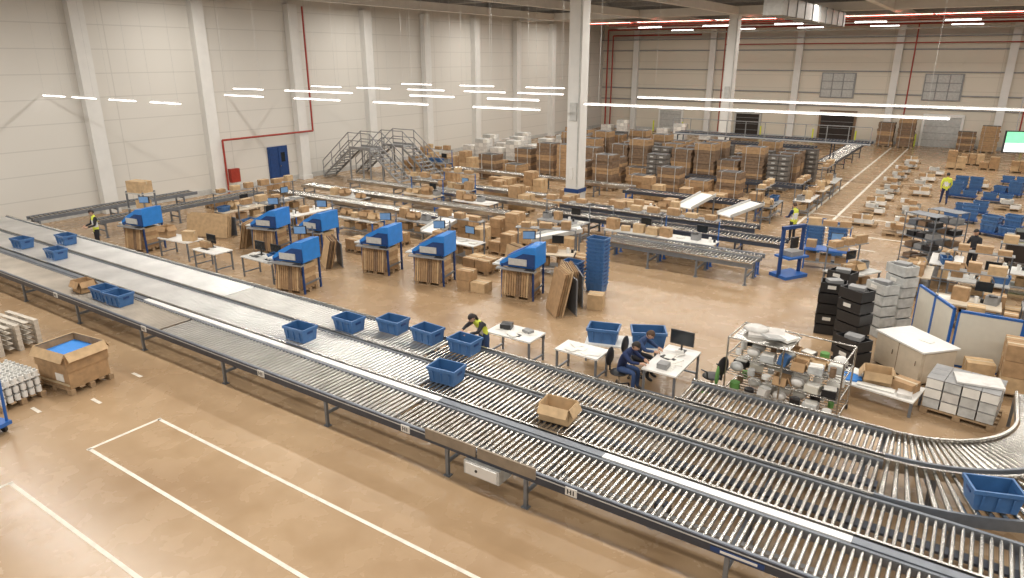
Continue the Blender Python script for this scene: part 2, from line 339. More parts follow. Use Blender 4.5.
def carton(b,c,d,m=None,rz=0,open_=False):
    m=m or random.choice((CARD,CARD,CARD3)); x,y,z=c; dx,dy,dz=d
    old=b.M; b.M=old@Matrix.Translation((x,y,z))@Matrix.Rotation(rz,4,'Z')
    if not open_:
        b.b2(-dx/2,dx/2,-dy/2,dy/2,0,dz,m); b.b2(-dx/2-.003,dx/2+.003,-.035,.035,dz*.75,dz+.004,TAPE)
        b.b2(-dx/2,dx/2,.036,.042,dz,dz+.003,CARD2)
    else:
        t=.012
        b.b2(-dx/2,dx/2,-dy/2,dy/2,0,t,CARD2)
        for s in(-1,1):
            b.box((s*(dx/2-t/2),0,dz/2),(t,dy,dz),m); b.box((0,s*(dy/2-t/2),dz/2),(dx,t,dz),m)
            b.box((s*(dx/2+.05),0,dz-.08),(t,dy*.96,.2),m,ry=-s*.5); b.box((0,s*(dy/2+.05),dz-.08),(dx*.96,t,.2),m,rx=s*.5)
    b.M=old
b=MB(); carton(b,(0,0,0),(.66,.45,.36),CARD3,0,True); b.obj('cardboard_box',(-6.15,10.75,.8),.1)
b=MB(); carton(b,(0,0,0),(.5,.45,.36),CARD,0,True); b.obj('cardboard_box',(-22.4,9.4,.8),0)
def pallet(b,x=0,y=0,w=1.2,d=.8,z=0,m=None):
    m=m or WOOD
    for i in range(5): b.b2(x-w/2,x+w/2,y-d/2+i*(d-.12)/4,y-d/2+i*(d-.12)/4+.12,z+.12,z+.145,m)
    for i in range(3):
        for j in range(3): b.box((x+(i-1)*(w/2-.08),y+(j-1)*(d/2-.06),z+.07),(.15,.12,.1),m)
        b.b2(x-w/2,x+w/2,y+(i-1)*(d/2-.06)-.05,y+(i-1)*(d/2-.06)+.05,z,z+.022,m)
def flatpallet(h,w=1.35,d=1.0,tone=CARD2,alt=CARD):
    b=MB(); pallet(b,w=w,d=d); z=.146
    while z<h:
        t=rnd(.12,.22); ox,oy=rnd(-.03,.03),rnd(-.03,.03)
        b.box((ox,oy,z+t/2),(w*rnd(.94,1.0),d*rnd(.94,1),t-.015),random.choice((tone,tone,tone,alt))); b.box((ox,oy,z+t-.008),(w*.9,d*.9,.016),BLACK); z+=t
    for s in (-.3,.3): b.b2(s*w-.01,s*w+.01,-d/2-.035,d/2+.035,.02,z+.01,LGREY)
    return b.mesh('pallet_of_flat_cardboard')
FP=[flatpallet(h,tone=t) for h,t in ((2.0,CARD2),(2.4,CARD2),(1.5,CARD2),(2.2,CARD),(1.1,CARD))]
b=MB(); pallet(b)
for i in range(7):
    for a in (-.3,.3): 
        b.box((a,0,.146+.14+i*.29),(.57,.76,.26),CGREY); b.box((a,0,.146+.275+i*.29),(.59,.78,.02),BLACK); b.b2(a-.1,a+.1,-.385,-.38,.25+i*.29,.32+i*.29,LGREY)
GC=b.mesh('pallet_of_grey_crates')
for y,off in ((43.2,0),(44.9,.1),(46.6,0)):
    for i in range(8):
        x=-20.3+i*1.48+off
        if x>-9.6 : continue
        if (i+int(y))%5==0: put('pallet_of_grey_crates',GC,(x,y,0),0)
        else: put('pallet_of_flat_cardboard',FP[[0,1,3,0,1,2,1,0][i]],(x,y+rnd(-.05,.05),0),rnd(-.03,.03))
for x,y,v in ((-20.5,37.9,2),(-18.8,38.0,0),(-16.4,37.9,4),(-14.8,38.4,2),(-13,38.2,4),(-11.4,38.7,2),(-22.8,40.5,3),(-21.2,40.6,0),(-19.5,40.7,2),(-17.8,40.6,4),(-24.8,44.5,1),(-23.2,44.6,3),(-24.8,46.2,3),(-23.2,46.3,1),(-26.5,48,1),(-24.8,48.2,0),(-23,48,3),(-26.8,37.2,2),(-25,37.4,4),(-26.8,50,3),(-26.5,41,2),(-24.7,41,0),(-21.2,48.3,1)):
    put('pallet_of_flat_cardboard',FP[v],(x,y,0),rnd(-.06,.06))
for x,y in ((-22.2,50.5),(-23.9,50.4),(-16.2,39.8),(-9.2,47.2)): put('pallet_of_grey_crates',GC,(x,y,0),0)
def wrapped(h,m1=WRAP):
    b=MB(); pallet(b)
    for j in range(int((h-.15)/.3)):
        for i in range(3):
            for q in range(2): b.box(((i-1)*.39,(q-.5)*.39,.146+.15+j*.3),(.375,.375,.29),random.choice((m1,PAPER,WRAP,LGREY)))
    b.b2(-.6,.6,-.41,.41,.15,.2,WRAP); return b.mesh('wrapped_goods_pallet')
WP=[wrapped(1.2),wrapped(1.7),wrapped(.8)]
for i in range(5): put('wrapped_goods_pallet',WP[i%2],(-34+i*1.35,44.5+rnd(-.2,.2),0)); put('wrapped_goods_pallet',WP[(i+1)%2],(-34+i*1.35,47.2,0)); put('wrapped_goods_pallet',WP[i%3],(-34+i*1.35,50,0))
for i in range(6): put('wrapped_goods_pallet',WP[i%3],(-33+i*2.1,66+rnd(-1,1),0))
def cartonstack(nx,ny,nz,s=(.6,.4,.4),pal=True):
    b=MB(); z0=0
    if pal: pallet(b,w=max(1.2,nx*s[0]),d=max(.8,ny*s[1])); z0=.146
    for i in range(nx):
        for j in range(ny):
            for q in range(max(1,nz-random.choice((0,0,0,1)))):
                carton(b,((i-(nx-1)/2)*s[0],(j-(ny-1)/2)*s[1],z0+q*s[2]),(s[0]*rnd(.9,.97),s[1]*rnd(.9,.97),s[2]-.01))
    return b.mesh('carton_stack')
CS=[cartonstack(2,2,2),cartonstack(2,2,3),cartonstack(2,2,1),cartonstack(3,2,2,(.5,.45,.35)),cartonstack(2,1,2,(.6,.5,.35),False)]
for x,y,v in ((-17.6,24.6,0),(-16.0,24.4,1),(-19.6,25.05,2),(-17.6,31.1,0),(-19.6,29.9,1),(-21.4,32.0,3),(-23.2,32.6,0),(-25.4,32.4,2),(-14.6,31.9,3),(-12.9,32.9,0),(-15.0,36.4,1),(-13.4,36.4,0),(-11.6,36.2,3),(-19,34.2,0),(-21.5,34.3,1),(-23.8,34.2,3),(-27.5,33.6,0),(-14.4,33.4,2),(-29.0,27.5,2),(-15.0,20.1,2),(-30.4,39.5,1),(-28.4,40,3),(-20.5,21.2,2),(-9.8,37,0),(-34.5,38,0),(-34.3,26,0),(-33.6,21.5,2),(-34.5,40,1),(-32.6,39.8,3),(-14.4,25.3,4),(-12.3,22.5,2),(-15.6,22.6,0),(-20.8,19.6,2),(-13.9,18.2,4),(-24.0,19.6,4),(-17.2,22.6,1),(-23.0,24.95,4)):
    put('carton_stack',CS[v],(x,y,0),rnd(-.06,.06))
def leaning(name,loc,rz,n,w,h,m=CARD):
    b=MB()
    for i in range(n): b.box((rnd(-.05,.05),i*.055,h/2*.97),(w*rnd(.85,1),.02,h*rnd(.85,1)),random.choice((m,CARD,CARD3,CARD2)),rx=-.22)
    b.b2(-w/2,w/2,n*.055+.18,n*.055+.22,0,h*.8,RAIL); b.b2(-w/2,w/2,-.15,n*.055+.22,0,.0+.03,WOOD)
    b.obj(name,loc,rz)
leaning('leaning_cardboard_sheets',(-10.75,18.7,0),R(-50),8,1.3,1.35)
leaning('leaning_cardboard_sheets',(-10.35,17.75,0),R(-40),6,1.0,1.5)
leaning('leaning_cardboard_sheets',(-28.2,17.4,0),R(20),5,2.2,1.1,CARD3)
leaning('leaning_cardboard_sheets',(-13.4,19.9,0),R(-20),6,1.1,1.3)
leaning('leaning_cardboard_sheets',(-16.9,19.1,0),R(-70),6,1.1,1.3)
leaning('leaning_cardboard_sheets',(-20.3,17.2,0),R(-30),6,1.0,1.2)
leaning('leaning_cardboard_sheets',(-25.4,17.3,0),R(-60),6,1.0,1.2)
b=MB(); carton(b,(0,0,0),(.5,.45,.5),CARD3); b.obj('cardboard_box',(-9.5,18.9,0),.3)
# packing stations
def station():
    b=MB(); pallet(b,0,-.05,1.1,.85)
    z=.15
    for i in range(5): b.box((rnd(-.02,.02),-.02,z+.085),(1.0,.75,.16),random.choice((CARD,CARD3,CARD2))); z+=.17
    for i in range(12): b.box((-.5+i*.09,-.47-.004*i,.62),(.06,.02,.95),random.choice((CARD,CARD3,CARD2)),rx=-.12)
    for x in (-.56,.56):
        for y in (-.4,.5): b.b2(x-.03,x+.03,y-.03,y+.03,0,1.2,DBLUE)
        b.b2(x-.02,x+.02,-.4,.5,.3,.36,RAIL)
    b.prism([(-.64,1.12),(-.64,1.24),(-.35,1.46),(.3,1.80),(.64,1.84),(.64,1.12)],-.42,.52,LBLUE)
    b.prism([(-.6,1.15),(.62,1.15),(.62,1.6),(.2,1.6)],-.45,-.42,DBLUE)
    b.prism([(-.45,1.415),(.22,1.765),(.22,1.785),(-.45,1.435)],-.25,.35,BLUE)
    b.b2(-.3,.35,-.48,-.45,1.2,1.42,LGREY); b.b2(-.95,-.64,-.35,.45,1.08,1.13,LGREY); b.b2(-.7,.7,-.62,-.42,1.04,1.09,GREY)
    b.box((-.82,.05,1.16),(.2,.3,.06),WHITE,ry=-.4)
    b.cyl((.45,.45,1.84),(.45,.45,2.2),.022,RAIL); b.cyl((.45,.45,2.12),(.2,.2,2.1),.018,RAIL); b.box((.18,.16,2.1),(.42,.04,.28),BLACK,rz=.4); b.box((.17,.135,2.1),(.38,.01,.24),BSCR,rz=.4)
    b.box((.5,-.55,1.1),(.34,.13,.02),BLACK)
    return b.mesh('packing_station')
SM=station()
for x,y,rz in ((-28.6,14.7,0),(-23.9,17.5,.1),(-21.9,18.3,-.1),(-19.0,14.8,.05),(-18.1,18.0,0),(-15.6,18.1,.05),(-12.15,18.6,.0)): put('packing_station',SM,(x,y,0),rz+R(10))
def bench(L=2.0,D=.8,z=.78,top=WHITE,clutter=1,shelf=True,mon=0,frame=RAIL,seed=0,papers=0):
    random.seed(seed); b=MB(); b.b2(-L/2,L/2,-D/2,D/2,z-.04,z,top)
    for x in(-L/2+.05,L/2-.05):
        for y in(-D/2+.05,D/2-.05): b.b2(x-.025,x+.025,y-.025,y+.025,0,z-.04,frame)
        b.b2(x-.02,x+.02,-D/2+.05,D/2-.05,.15,.19,frame)
    b.b2(-L/2,L/2,D/2-.07,D/2-.04,z-.15,z-.05,frame)
    if shelf:
        b.b2(-L/2+.05,L/2-.05,-D/2+.1,D/2-.1,.25,.28,GREY)
        for i in range(3): carton(b,(-L/3+i*L/3,0,.28),(.4,.35,rnd(.2,.32)))
        if random.random()<.6:
            for x in(-L/2+.05,L/2-.05): b.b2(x-.02,x+.02,D/2-.07,D/2-.03,z,z+.85,frame)
            b.b2(-L/2,L/2,D/2-.35,D/2,z+.82,z+.85,GREY)
            for i in range(3): carton(b,(-L/3+i*L/3,D/2-.17,z+.85),(rnd(.3,.5),.3,rnd(.15,.3)))
            b.box((L*.2,D/2-.12,z+.42),(.45,.04,.3),BLACK); b.box((L*.2,D/2-.145,z+.42),(.41,.01,.26),random.choice((SCREEN,BSCR)))
    for i in range(papers): b.box((rnd(-L/2+.2,L/2-.2),rnd(-D/2+.15,D/2-.15),z+.006+i*.004),(.3,.21,.004),PAPER,rz=rnd(-.8,.8))
    for i in range(clutter):
        x=-L/2+.25+(L-.5)*i/max(1,clutter-1)
        t=random.random()
        if t<.5: carton(b,(x,rnd(-.1,.1),z),(rnd(.3,.5),rnd(.25,.45),rnd(.2,.45)),rz=rnd(-.3,.3),open_=random.random()<.4)
        elif t<.62: 
            for q in range(4): b.box((x,rnd(-.1,.1),z+.006+q*.012),(.3,.22,.01),PAPER,rz=rnd(-.5,.5))
        elif t<.74: tote(b,x,0,z,.5,.35,.25,rnd(-.2,.2))
        elif t<.88: b.box((x,.1,z+.13),(.32,.3,.25),GREY,rz=rnd(-.3,.3)); b.box((x,.0,z+.27),(.22,.15,.03),BLACK)
        else: b.cyl((x,0,z),(x,0,z+.2),.06,WHITE,10); b.cyl((x+.15,.1,z),(x+.15,.1,z+.12),.05,BLACK,10)
    for i in range(mon):
        x=-L/2+.45+i*.9; b.b2(x-.12,x+.12,.1,.26,z,z+.015,BLACK); b.cyl((x,.2,z),(x,.2,z+.25),.025,BLACK); b.b2(x-.27,x+.27,.15,.19,z+.18,z+.52,BLACK); b.b2(x-.25,x+.25,.145,.15,z+.2,z+.5,SCREEN)
        b.box((x,-.12,z+.012),(.42,.14,.02),BLACK)
    return b
def B(name,x,y,rz,**k): bench(seed=int(abs(x*10+y)),**k).obj(name,(x,y,0),rz)
B('workbench',-26.2,14.9,R(5),L=1.8,clutter=2,shelf=False,mon=0)
B('computer_desk',-23.6,14.6,0,L=1.4,clutter=1,mon=1,shelf=False,papers=3)
B('computer_desk',-21.0,15.0,0,L=1.8,clutter=2,mon=2,shelf=False,top=LGREY)
b=bench(1.4,.8,clutter=0,shelf=False,papers=6,seed=5); b.box((-.35,.1,.85),(.3,.28,.14),BLACK,rz=.3); b.box((.3,.15,.82),(.26,.2,.08),GREY,rz=-.2); b.box((.1,-.2,.79),(.36,.13,.02),BLACK,rz=.1); b.obj('workbench',(-9.45,14.15,0),0)
TOPS=(LGREY,WHITE,LWOOD,GREY)
for i,(x,y,rz) in enumerate(((-26,18.9,90),(-26,21.3,90),(-29.3,19.9,90),(-29.3,22.3,90),(-22.9,21.6,0),(-16.8,20.9,0),(-13.0,21.4,20),(-20.4,22.8,0),(-27.2,24.95,0),(-20.9,27.6,0),(-24.4,27.6,0),(-15,26.3,0),(-11.6,26.2,0),(-9.2,26.2,0),(-12.6,31.1,0),(-8.4,35.4,90),(-24,29.9,0),(-7.2,38,90),(-7.2,41.4,90),(-31.5,37.2,0),(-7.2,44.5,90))):
    B('packing_bench',x,y,R(rz),L=2.3,D=.85,clutter=4,top=TOPS[i%4],frame=(RAIL,BLUE,RAIL)[i%3])
b=MB()
for x in(-.5,.5):
    for y in(-.3,.3): b.b2(x-.03,x+.03,y-.03,y+.03,0,2.1,RAIL)
for z in (.5,1.3,2.0): b.b2(-.55,.55,-.35,.35,z,z+.04,LGREY)
carton(b,(0,0,2.04),(.95,.55,.5)); carton(b,(.1,0,1.34),(.5,.4,.35)); carton(b,(-.1,0,.54),(.7,.5,.4)); b.obj('storage_rack',(-30.6,15.9,0),.2)
def stairs():
    b=MB(); Hh=2.1; run=2.6; pl=1.9; W=1.1
    for s in (-1,1):
        for i in range(10): 
            x=s*(pl/2+run*(1-i/10)); b.box((x,0,Hh*(i+.5)/10),(.28,W,.04),GREY)
        for y in (-W/2,W/2):
            b.add([(s*(pl/2),y,Hh),(s*(pl/2),y,Hh-.22),(s*(pl/2+run),y,0),(s*(pl/2+run+.15),y,.0),],[(0,1,2,3)],LGREY)
            p0=Vector((s*pl/2,y,Hh));p1=Vector((s*(pl/2+run),y,.1)); b.cyl(p0-Vector((0,0,.1)),p1,.06,GREY,6)
            for h in (.5,1.0): b.cyl(p0+Vector((0,0,h)),p1+Vector((0,0,h)),.03,GREY,6)
            for q in (0,.33,.66,1): pp=p0.lerp(p1,q); b.cyl(pp,pp+Vector((0,0,1.0)),.03,GREY,6)
            b.cyl((s*(pl/2-.05),y,0),(s*(pl/2-.05),y,Hh),.06,GREY,6)
    b.b2(-pl/2,pl/2,-W/2,W/2,Hh-.06,Hh,GREY)
    for y in (-W/2,W/2):
        for h in (.5,1.0): b.cyl((-pl/2,y,Hh+h),(pl/2,y,Hh+h),.03,GREY,6)
        b.b2(-pl/2,pl/2,y-.02,y+.02,Hh,Hh+.12,GREY)
    return b
stairs().obj('crossover_stairs',(-33.2,32.2,0),0)
stairs().obj('crossover_stairs',(-32.6,34.6,0),0)
def led(x,y,L,z=6.0,w=.045):
    b=MB(); b.b2(-L/2,L/2,-w,w,-.03,.0,LED); b.b2(-L/2-.03,L/2+.03,-w*.7,w*.7,0,.05,WHITE)
    for s in(-.45,.45): b.cyl((s*L,0,.05),(s*L,0,H-z-.4),.004,LGREY,4)
    b.obj('suspended_led_light',(x,y,z))
for x in (-36.2,-33.4,-30.2,-27): led(x,15.6,2.0)
for x in (-29,-24,-19.2,-14.2): led(x,20.6,2.8)
for x in (-35,-30.5,-28,-21.5,-17): led(x,25.2,2.6)
for x in (-34,-30,-26,-22,-18.6): led(x,30,2.6)
for x in (-32,-27,-22,): led(x,36,2.6)
led(-7,24.2,12,6.0,.03); led(-5,28,15,6.1,.03)
# ---------------------------------------------------------------- left foreground
b=MB(); pallet(b,w=1.3,d=1.1)
b.b2(-.6,.6,-.5,.5,.15,.62,CARD)
for s in(-1,1): b.box((s*.62,0,.8),(.02,1.04,.42),CARD); b.box((0,s*.52,.8),(1.24,.02,.42),CARD); b.box((s*.66,0,.96),(.02,1.0,.24),CARD3,ry=-s*.6); b.box((0,s*.56,.96),(1.2,.02,.24),CARD3,rx=s*.6)
b.b2(-.6,.6,-.5,.5,.62,.86,LBLUE); b.box((.1,0,.9),(.8,.7,.05),LBLUE,rz=.2,ry=.05); b.b2(-.66,.66,-.56,-.545,.25,.3,TAPE); b.b2(.1,.4,-.516,-.505,.3,.5,PAPER)
b.obj('open_pallet_box',(-17.75,6.85,0),R(8))
b=MB(); pallet(b,w=1.3,d=1.0)
for i in range(8):
    for j in range(6):
        for q in range(3):
            x=-.56+i*.16;y=-.4+j*.16;z=.15+q*.2; b.cyl((x,y,z),(x,y,z+.14),.065,WHITE,8); b.cyl((x,y,z+.14),(x,y,z+.19),.035,LGREY,8)
b.b2(-.62,.62,-.47,.47,.55,.57,WRAP); b.obj('bottle_pallet',(-18.15,5.5,0),R(8))
b=MB()
for i in range(5): pallet(b,w=1.5,d=1.1,z=i*.15,m=PALE)
b.obj('pallet_stack',(-21.8,6.9,0),R(5))
b=MB(); b.b2(-.7,.5,-.45,.45,.18,.26,BLUE)
for x in(-.5,.35):
    for y in(-.35,.35): b.cyl((x,y-.03,.08),(x,y+.03,.08),.08,BLACK,12); b.b2(x-.02,x+.02,y-.02,y+.02,.1,.2,RAIL)
b.tube([(.42,-.4,.26),(.5,-.4,1.25),(.5,.4,1.25),(.42,.4,.26)],.03,BLUE,8); b.obj('platform_trolley',(-16.75,4.35,0),R(15))
# ---------------------------------------------------------------- sorter desk area
b=bench(1.7,.85,.75,WHITE,0,False,0,seed=3)
for i in range(9): b.box((-.5+i*.12,rnd(-.2,.1),.76+.01*(i%3)),(.3,.2,.012),PAPER,rz=rnd(-.6,.6))
for x in (.6,): b.b2(x-.12,x+.12,-.1,.1,.75,.765,BLACK); b.cyl((x,0,.76),(x,0,1.0),.025,BLACK); b.b2(x-.02,x+.02,-.3,.3,.93,1.3,BLACK); b.b2(x-.026,x-.02,-.27,.27,.96,1.27,SCREEN)
b.box((0,.1,.765),(.4,.15,.025),BLACK,rz=1.2); b.box((-.55,.0,.82),(.25,.25,.13),GREY); b.obj('sorting_desk',(-5.35,14.85,0),R(90))
bench(1.9,.8,.5,WHITE,0,False,0,seed=4).obj('low_table',(-7.1,15.75,0),R(20))
put('tote_bin',TM,(-7.55,15.55,.5),.3).scale=(1.25,1.25,1.2); put('tote_bin',TM,(-6.45,15.95,.5),.5).scale=(1.35,1.3,1.3)
bench(1.2,.7,.72,WHITE,0,False,0,seed=8,papers=6).obj('side_table',(-7.5,14.25,0),R(0))
def chair(m,x,y,rz,arms=True):
    b=MB()
    for i in range(5):
        a=i*2*math.pi/5; b.cyl((0,0,.1),(.28*math.cos(a),.28*math.sin(a),.07),.02,BLACK); b.cyl((.28*math.cos(a)-.02,.28*math.sin(a),.03),(.28*math.cos(a)+.02,.28*math.sin(a),.03),.03,BLACK,8)
    b.cyl((0,0,.08),(0,0,.4),.03,STEEL); b.ell((0,0,.42),(.25,.24,.045),m); b.box((0,-.26,.56),(.05,.03,.3),BLACK); b.ell((0,-.27,.78),(.22,.04,.24),m)
    if arms:
        for s in(-1,1): b.tube([(s*.24,-.05,.42),(s*.28,-.05,.62),(s*.28,.12,.62)],.018,BLACK)
    b.obj('office_chair',(x,y,0),rz)
chair(BLACK,-6.4,14.15,R(-90),False); chair(BLACK,-6.4,15.0,R(-90),False); chair(BLACK,-4.45,15.2,R(70)); chair(GREEN,-4.4,14.45,R(100),False)
# ---------------------------------------------------------------- parts shelf trolley
random.seed(11)
b=MB(); L,D=2.5,1.15
for x in(-L/2,0,L/2):
    for y in(-D/2,D/2): b.cyl((x,y,.12),(x,y,1.55),.022,STEEL,8); b.cyl((x-.02,y,.06),(x+.02,y,.06),.06,BLACK,10)
for z in(.2,.65,1.1):
    for y in [ -D/2+i*D/8 for i in range(9)]: b.cyl((-L/2,y,z),(L/2,y,z),.012,STEEL,5)
    for x in(-L/2,0,L/2): b.cyl((x,-D/2,z),(x,D/2,z),.02,STEEL,6)
    for i in range(7):
        x=-L/2+.2+i*.345
        for y in(-.38,-.02,.32):
            t=random.random(); z1=z+.014
            if t<.22: b.box((x,y,z1+.08),(.3,.28,.16),random.choice((CLEARP,WHITE,CREAM,BLACK)),rz=rnd(-.3,.3)); b.box((x,y,z1+.17),(.26,.22,.02),PAPER,rz=rnd(-.3,.3))
            elif t<.5: b.cyl((x,y,z1),(x,y,z1+rnd(.08,.24)),rnd(.06,.12),random.choice((BLACK,CLEARP,WHITE,GREEN,CARD2)),12)
            elif t<.72: b.ell((x,y,z1+.12),(.16,.13,.12),random.choice((CLEARP,WRAP,PAPER,WHITE)),8,6)
            elif t<.84: b.box((x,y,z1+.12),(.2,.2,.24),random.choice((GREY,TOTE,WHITE)),rz=rnd(-.6,.6),ry=.2)
            else: carton(b,(x,y,z1),(.3,.25,.18),open_=True)
for y in(-D/2,D/2): b.cyl((-L/2,y,1.55),(L/2,y,1.55),.02,STEEL,6)
for x in(-L/2,L/2): b.cyl((x,-D/2,1.55),(x,D/2,1.55),.02,STEEL,6)
b.b2(-1.2,.1,-.5,.5,1.5,1.53,STEEL)
b.box((-.6,.1,1.58),(.8,.5,.08),WRAP,rz=.3,rx=.1); b.ell((-.85,.1,1.64),(.3,.25,.1),WRAP,9,6); b.box((-.2,.1,1.58),(.5,.4,.06),PAPER,rz=-.4); b.box((-.35,-.2,1.64),(.5,.3,.04),CLEARP,rz=.9,ry=.2)
b.obj('steel_parts_trolley',(-2.85,15.6,0),R(-3))
def crates(n,x,y,rz,m=BLACK):
    b=MB()
    for i in range(n):
        z=i*.32; ox=rnd(-.03,.03); 
        for s in(-1,1): b.box((ox+s*.34,0,z+.15),(.025,.5,.28),m); b.box((ox,s*.25,z+.15),(.7,.025,.28),m)
        b.box((ox,0,z+.015),(.68,.5,.03),m)
        if i%3==1: b.box((ox-.05,-.27,z+.17),(.22,.012,.1),PAPER)
        if i%2: b.box((ox+.1,-.05,z+.24),(.35,.3,.06),m,rz=.3)
        if i==n-1: b.box((ox,0,z+.3),(.4,.3,.1),GREY,rz=.4)
    b.obj('plastic_crate_stack',(x,y,0),rz)
crates(6,-2.1,19.5,R(-30)); crates(5,-2.9,22.2,R(-20)); crates(5,-2.9,20.9,R(10)); crates(5,-1.7,21.6,R(-40),CLEARP); crates(6,-1.35,22.7,R(-40),CLEARP); crates(3,-1.9,18.4,R(-35))
b=MB(); b.b2(-.75,.75,-.5,.5,.05,.88,LWOOD); b.b2(-.8,.8,-.55,.55,.88,.92,WHITE); b.b2(-.7,.7,-.45,.45,0,.05,BLACK)
for x in(-.74,.01): b.b2(x,x+.73,-.52,-.5,.08,.86,LWOOD); b.cyl((x+.6,-.55,.5),(x+.6,-.55,.62),.012,STEEL)
b.b2(-.004,.006,-.525,-.5,.08,.86,CARD2); b.b2(.75,.77,-.45,.45,.1,.84,LWOOD); b.box((.2,.1,.93),(.3,.2,.01),PAPER,rz=.3); b.obj('wooden_cabinet',(-.55,19.2,0),R(-42))
def part(x,y,rz,L,n=2):
    b=MB()
    for i in range(n):
        a=i*L/n; e=a+L/n
        b.b2(a+.04,e-.04,-.02,.02,.12,1.52,CREAM)
        for q in (a,e-.05): b.b2(q,q+.05,-.03,.03,0,1.6,BLUE)
        b.b2(a,e,-.03,.03,1.54,1.6,BLUE); b.b2(a,e,-.03,.03,.06,.12,BLUE); b.b2(a,a+.06,-.25,.25,0,.03,BLUE)
    b.obj('office_partition',(x,y,0),rz)
part(.2,20.05,0,2.8,2); part(.12,20.15,R(118),2.0,2)
b=MB(); pallet(b,w=1.45,d=1.05)
for i in range(4):
    for j in range(3):
        for q in range(3): b.box((-.54+i*.35,-.33+j*.33,.15+.12+q*.24),(.32,.3,.22),random.choice((CLEARP,LGREY,WRAP,PAPER))); b.box((-.54+i*.35,-.33+j*.33,.15+.235+q*.24),(.34,.32,.015),GREY)
b.box((.2,0,.9),(.9,.6,.04),WRAP,rz=.3); b.obj('plastic_box_pallet',(.62,17.3,0),R(-8))
b=MB(); b.b2(-.85,.85,-.5,.5,.38,.42,WHITE)
for x in(-.8,.8):
    for y in(-.4,.4): b.b2(x-.03,x+.03,y-.03,y+.03,0,.38,RAIL)
carton(b,(-.1,.1,.42),(.6,.5,.3),CARD3,.3,True); carton(b,(.5,.1,.42),(.5,.4,.22),CARD,-.2); b.box((-.6,-.1,.44),(.45,.5,.03),LBLUE,rz=.3); b.box((-.55,.2,.47),(.4,.3,.02),PAPER,rz=-.3); b.box((.6,-.25,.46),(.3,.3,.08),WRAP,rz=.2); b.box((0,-.3,.44),(.8,.2,.03),PAPER,rz=.1)
b.obj('low_packing_table',(-1.05,17.0,0),R(-10))
b=MB(); carton(b,(0,0,0),(.6,.45,.62),CARD3,.1); b.obj('cardboard_box',(.85,19.3,0),.1)
b=MB(); carton(b,(0,0,0),(.45,.4,.4),CARD,.1,True); b.obj('cardboard_box',(.6,18.5,0),.3)
put('carton_stack',CS[1],(1.85,19.2,0),.05)
for i,(x,y,rz) in enumerate(((1.2,21.9,0),(3.2,21.9,0),(.4,23.7,0),(2.6,24.2,0),(.6,26.4,0),(1.9,28.4,0),(-1.2,26.5,90),(3.2,26.3,0),(-3.0,25.2,60),(-.4,28.6,90))):
    B('goods_table',x,y,R(rz),L=1.7,D=1.0,clutter=4,top=TOPS[i%4])
for x,y in ((1.5,22.9),(1.4,25.3),(3.7,28.8)): put('carton_stack',CS[4],(x,y,0),rnd(-.3,.3))
b=MB(); b.b2(-.55,.55,-.4,.4,0,.12,BLUE); 
for x in(-.5,.5): b.b2(x-.05,x+.05,-.05,.05,0,1.9,DBLUE)
b.b2(-.55,.55,-.07,.07,1.8,1.92,DBLUE); b.b2(-.5,.5,-.4,.3,.75,.82,BLUE); b.b2(-.15,.15,-.15,-.05,1.1,1.5,BLACK); b.b2(-.3,.3,-.3,.2,.82,1.0,GREY); b.obj('tote_lift',(-5.2,26.0,0),R(60))
B('blue_workbench',-4.3,27.8,R(10),L=1.6,D=.8,clutter=2,top=BLUE,frame=BLUE)
b=MB(); b.b2(-.9,.9,-.6,.6,.2,1.0,DARKHOLE); b.b2(-.95,.95,-.65,.65,1.0,1.08,GREY); b.b2(-.95,.95,-.66,-.65,.92,1.0,YEL); b.b2(-.7,.2,-.4,.4,1.08,1.35,BLACK)
for x in(-.8,.8):
    for y in(-.5,.5): b.cyl((x,y,0),(x,y,.2),.06,BLACK)
b.obj('wrapping_machine',(2.3,32.6,0))
def wirerack(x,y,rz):
    b=MB()
    for X in(-.6,.6):
        for Y in(-.35,.35): b.cyl((X,Y,.12),(X,Y,2.0),.022,RAIL,6); b.cyl((X-.02,Y,.06),(X+.02,Y,.06),.06,BLACK,8)
    for z in(.2,.65,1.1,1.55,2.0):
        b.b2(-.6,.6,-.35,.35,z-.01,z+.01,RAIL)
        if z<1.9:
            for i in range(3): b.box((-.38+i*.38,0,z+.11),(.3,.5,.18),random.choice((GREY,BLACK,RAIL,CARD2)))
    for Y in(-.35,.35): b.tube([(-.6,Y,.2),(.6,Y,.65)],.01,GREY,4)
    b.obj('wire_rack_trolley',(x,y,0),rz)
wirerack(-1.35,30.4,R(-30)); wirerack(-.7,31.6,R(-30))
PM=[]
for q in range(4):
    b=MB(); pallet(b)
    for i in range(6): 
        x,y=rnd(-.35,.35),rnd(-.2,.2); carton(b,(x,y,.146+.2*(i//3)),(.4,.3,.2),random.choice((CARD3,PAPER,WHITE,CARD,LGREY)),rnd(-.2,.2))
    PM.append(b.mesh('goods_pallet'))
for i,(x,y) in enumerate(((-4.2,36.5),(-2.4,36.7),(-4.2,39.6),(-2.6,39.8),(-4.3,41.7),(-2.7,41.8),(-4.3,44),(-4.2,46.3),(-2.6,46.5),(-4.4,49),(-2.8,49),(-4.4,52),(-2.7,52.3),(-4.4,55),(-2.5,55.5),(-4.3,58),(-4.4,61),(-2.6,35.1),(1.6,44.6),(3.3,43.4),(.2,51.3),(2.8,51.6))): put('goods_pallet',PM[i%4],(x,y,0),rnd(-.1,.1))
